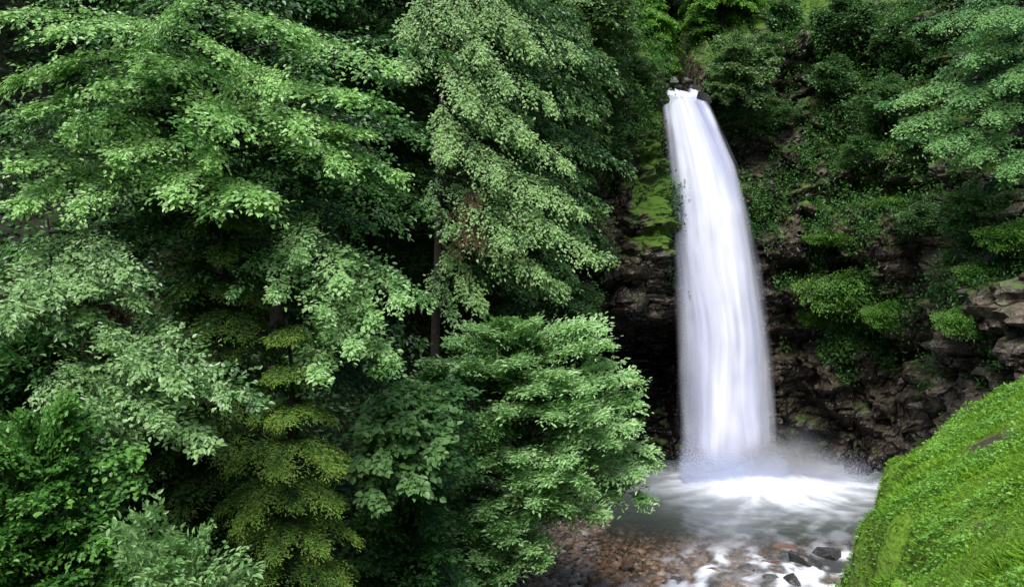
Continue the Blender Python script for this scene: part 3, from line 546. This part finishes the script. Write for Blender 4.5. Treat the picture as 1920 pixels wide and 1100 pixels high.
sB=shrub('cliff_shrub','bright green shrub growing on the ledge in the middle of the right cliff',pB,(2.1,.7,1.1),'lime',60,.1,.5,ntw=34,asp=.6,tint=.36,base=pB-[0,-.4,1.2],droop=.9,njit=.7,thick=.1,hang=.5,arch=.3,inner=.3)
pC=onc(1390,130,.3)
sC=shrub('cliff_shrub','grey-green drooping shrub at the upper right of the falls',pC,(1.6,1.1,1.5),'grey',44,.13,.6,ntw=42,droop=.6,njit=.5)
for px,py,s,lab in [(1195,150,.45,'small dark shrub touching the left edge of the falls crest'),(1080,570,.8,'dark shrub over the shadowed hollow left of the falls'),(1460,220,.7,'dark shrub right of the upper falls'),(1540,150,.9,'dark shrub high on the right cliff'),(1610,290,.7,'dark shrub in the centre of the upper right cliff'),(1660,200,1.0,'large dark shrub below the top of the right cliff'),(1450,40,1.1,'dark shrub at the top right of the stream gap'),(1570,45,1.1,'dark shrub along the top edge of the right cliff'),(1690,80,1.1,'dark shrub at the top of the right cliff near the corner trees'),(1720,420,.6,'dark shrub above the bright ledge shrub'),(1800,400,.8,'dark shrub under the hanging grey-green tree'),(1370,205,.45,'small dark shrub overhanging the right shoulder of the falls')]:
    copy_tree(sA,onc(px,py)-[0,0,1.1*s],rng.uniform(0,6),s,lab)
for px,py,s,lab in [(1850,500,(.6,.6,.45),'bright green shrub at the right edge of the cliff'),(1800,600,(.42,.5,.5),'bright green ferny shrub above the grassy bank'),(1560,455,(.5,.6,.3),'bright shrub above the ledge shrub on the right cliff'),(1690,370,(.6,.7,.4),'fresh green shrub in the upper middle of the right cliff'),(1900,440,(.6,.7,.55),'bright shrub at the far right edge under the corner tree'),(1520,600,(.35,.6,.5),'bright tuft left of the ledge shrub'),(1660,600,(.45,.7,.6),'bright shrub hanging from the right end of the ledge shrub')]:
    copy_tree(sB,onc(px,py,.0)-[0,-.3,1.2*s[2]],rng.uniform(-.4,.4),s,lab)
for px,py,s,lab in [(1350,175,.5,'small grey-green shrub touching the right side of the falls crest'),(1420,115,.7,'grey-green leaning shrub at the right rim of the falls crest'),(1720,240,.8,'grey-green shrub on the right cliff beside the hanging tree'),(1640,120,.8,'pale grey-green shrub near the top of the right cliff')]:
    copy_tree(sC,onc(px,py)-[0,0,1.5*s],rng.uniform(0,6),s,lab)
T=Tree('hanging_tree','grey-green tree with drooping layered boughs at the upper right','tree',W(1960,420,28),W(1900,-80,27.5),.18)
sprays(T,[(1690,240,25,.65),(1750,275,24.8,.65),(1830,290,24.6,.7),(1690,190,25.4,.55),(1790,190,25,.65),(1860,220,24.6,.7),(1820,110,25,.7),(1900,150,24.6,.7),(1760,50,25.6,.65),(1850,40,25,.7),(1910,40,24.8,.7),(1890,320,24.6,.65)],ll=.1,ntw=80,m=10,sub=1,rise=1.2,droop=.4,face=.6,tint=.78,back=.4)
crown(T,W(1870,100,27.4),(2.2,1.4,3.0),24,1.,55,10,.125,tint=.15,rise=1,droop=.45)
T.finish('maple',10)
# undergrowth (stuff)
L=Leaves(); K=800000; iu=rng.integers(0,nu,K); iv=rng.integers(30,nv+10,K); P=CV[iu,iv]+rng.normal(0,.07,(K,3)); Nn=CN[iu,iv]; pxs=cpx[iu]
ppx=960+P[:,0]/P[:,1]*F; ppy=550-(P[:,2]-CZ)/P[:,1]*F
gau=lambda cx,cy,sx,sy:np.exp(-((ppx-cx)/sx)**2-((ppy-cy)/sy)**2)
mk=fbm(P*np.array([.6,.6,.4])+31,5)+np.interp(P[:,2],[1.5,4,7,10,12,14,20],[-.33,-.2,-.13,-.10,-.03,.03,.15])*np.where(pxs>1335,1,.7)+.18*np.clip(np.where(Nn[:,1]>0,-Nn[:,2],Nn[:,2]),-.5,1)-np.where((pxs>1240)&(pxs<1335)&(P[:,1]<39),.9,0)-np.where((pxs<1234)&(P[:,2]<8),.15,.02)-.16*np.exp(-((pxs-1205)/45)**2)*(P[:,2]<15)-.15*np.exp(-((pxs-1410)/85)**2)+np.where((pxs>1780)&(P[:,2]>7),.1,0)+.24*gau(1600,580,95,80)+.12*gau(1790,590,70,60)+.16*gau(1670,640,40,50)+.12*gau(1545,655,30,30)+.15*gau(1440,370,36,36)+.12*gau(1750,690,30,30)+.13*gau(1770,495,60,50)+.1*gau(1560,450,60,25)
keep=(mk>.515)&(pxs>1080)&(pxs<2100); P,Nn,mk=P[keep][:190000],Nn[keep][:190000],mk[keep][:190000]; Nn=np.where((Nn[:,1:2]>0),-Nn,Nn)
k=len(P); cl=fbm(P*1.3+3,3); c2=fbm(P*.4+60,3); P=P+Nn*(rng.random((k,1))**1.3*1.5*np.clip(cl-.15,0,1)[:,None]); P[:,2]+=rng.uniform(-.3,.22,k)
L.add(P,Nn*.6+rng.normal(0,.7,(k,3))-[0,0,.4],np.array([0,-.3,1.])+Nn*.5+rng.normal(0,.4,(k,3)),rng.uniform(.05,.17,k),.5,cl*1.1-.3+(c2-.3)*.9+rng.normal(0,.14,k))
tag(L.build('cliff_undergrowth',M['ivy']),'ivy and ferns covering the upper rock faces of the cliff','undergrowth',kind='stuff')
L=Leaves(); n=110000; x=rng.uniform(-24,3,n); y=rng.uniform(13,46,n); kp=(xr(y)-hw(y)-x>.3)&(x>-.66*y); x,y=x[kp],y[kp]; k=len(x); cl=fbm(np.stack([x*.7,y*.7,x*0],-1),4)
L.add(np.stack([x,y,gz(x,y)+rng.random(k)*1.3*cl],-1),rng.normal(0,1,(k,3))*[1,1,.5],np.array([.1,-.4,1.])+rng.normal(0,.4,(k,3)),rng.uniform(.1,.2,k),.6,cl+rng.normal(0,.12,k))
tag(L.build('hillside_undergrowth',M['deep']),'dark leafy undergrowth on the wooded slope','undergrowth',kind='stuff')
# ================= LIGHT + CAMERA
w=bpy.data.worlds.new('World'); sc.world=w; w.use_nodes=True; nt=w.node_tree; bg=nt.nodes['Background']
sk=nt.nodes.new('ShaderNodeTexSky'); sk.sky_type='NISHITA'; sk.sun_disc=False; el=math.radians(54); az=math.atan2(-.18,-.6); sk.sun_elevation=el; sk.sun_rotation=az
nt.links.new(sk.outputs[0],bg.inputs[0]); bg.inputs[1].default_value=.15
sd=bpy.data.lights.new('sun','SUN'); sd.energy=5.0; sd.angle=math.radians(35); sd.color=(1,.98,.95); so=bpy.data.objects.new('sun',sd); col.objects.link(so)
dv=Vector((math.sin(az)*math.cos(el),math.cos(az)*math.cos(el),math.sin(el))); so.rotation_euler=(-dv).to_track_quat('-Z','Y').to_euler(); so.location=(-10,-10,40)
cd=bpy.data.cameras.new('camera'); co=bpy.data.objects.new('camera',cd); col.objects.link(co); co.location=(0,0,CZ); co.rotation_euler=(math.radians(90),0,0)
cd.sensor_width=36; cd.lens=36*F/1920; cd.clip_end=600; sc.camera=co
sc.view_settings.view_transform='Standard'; sc.view_settings.look='None'; sc.view_settings.exposure=0
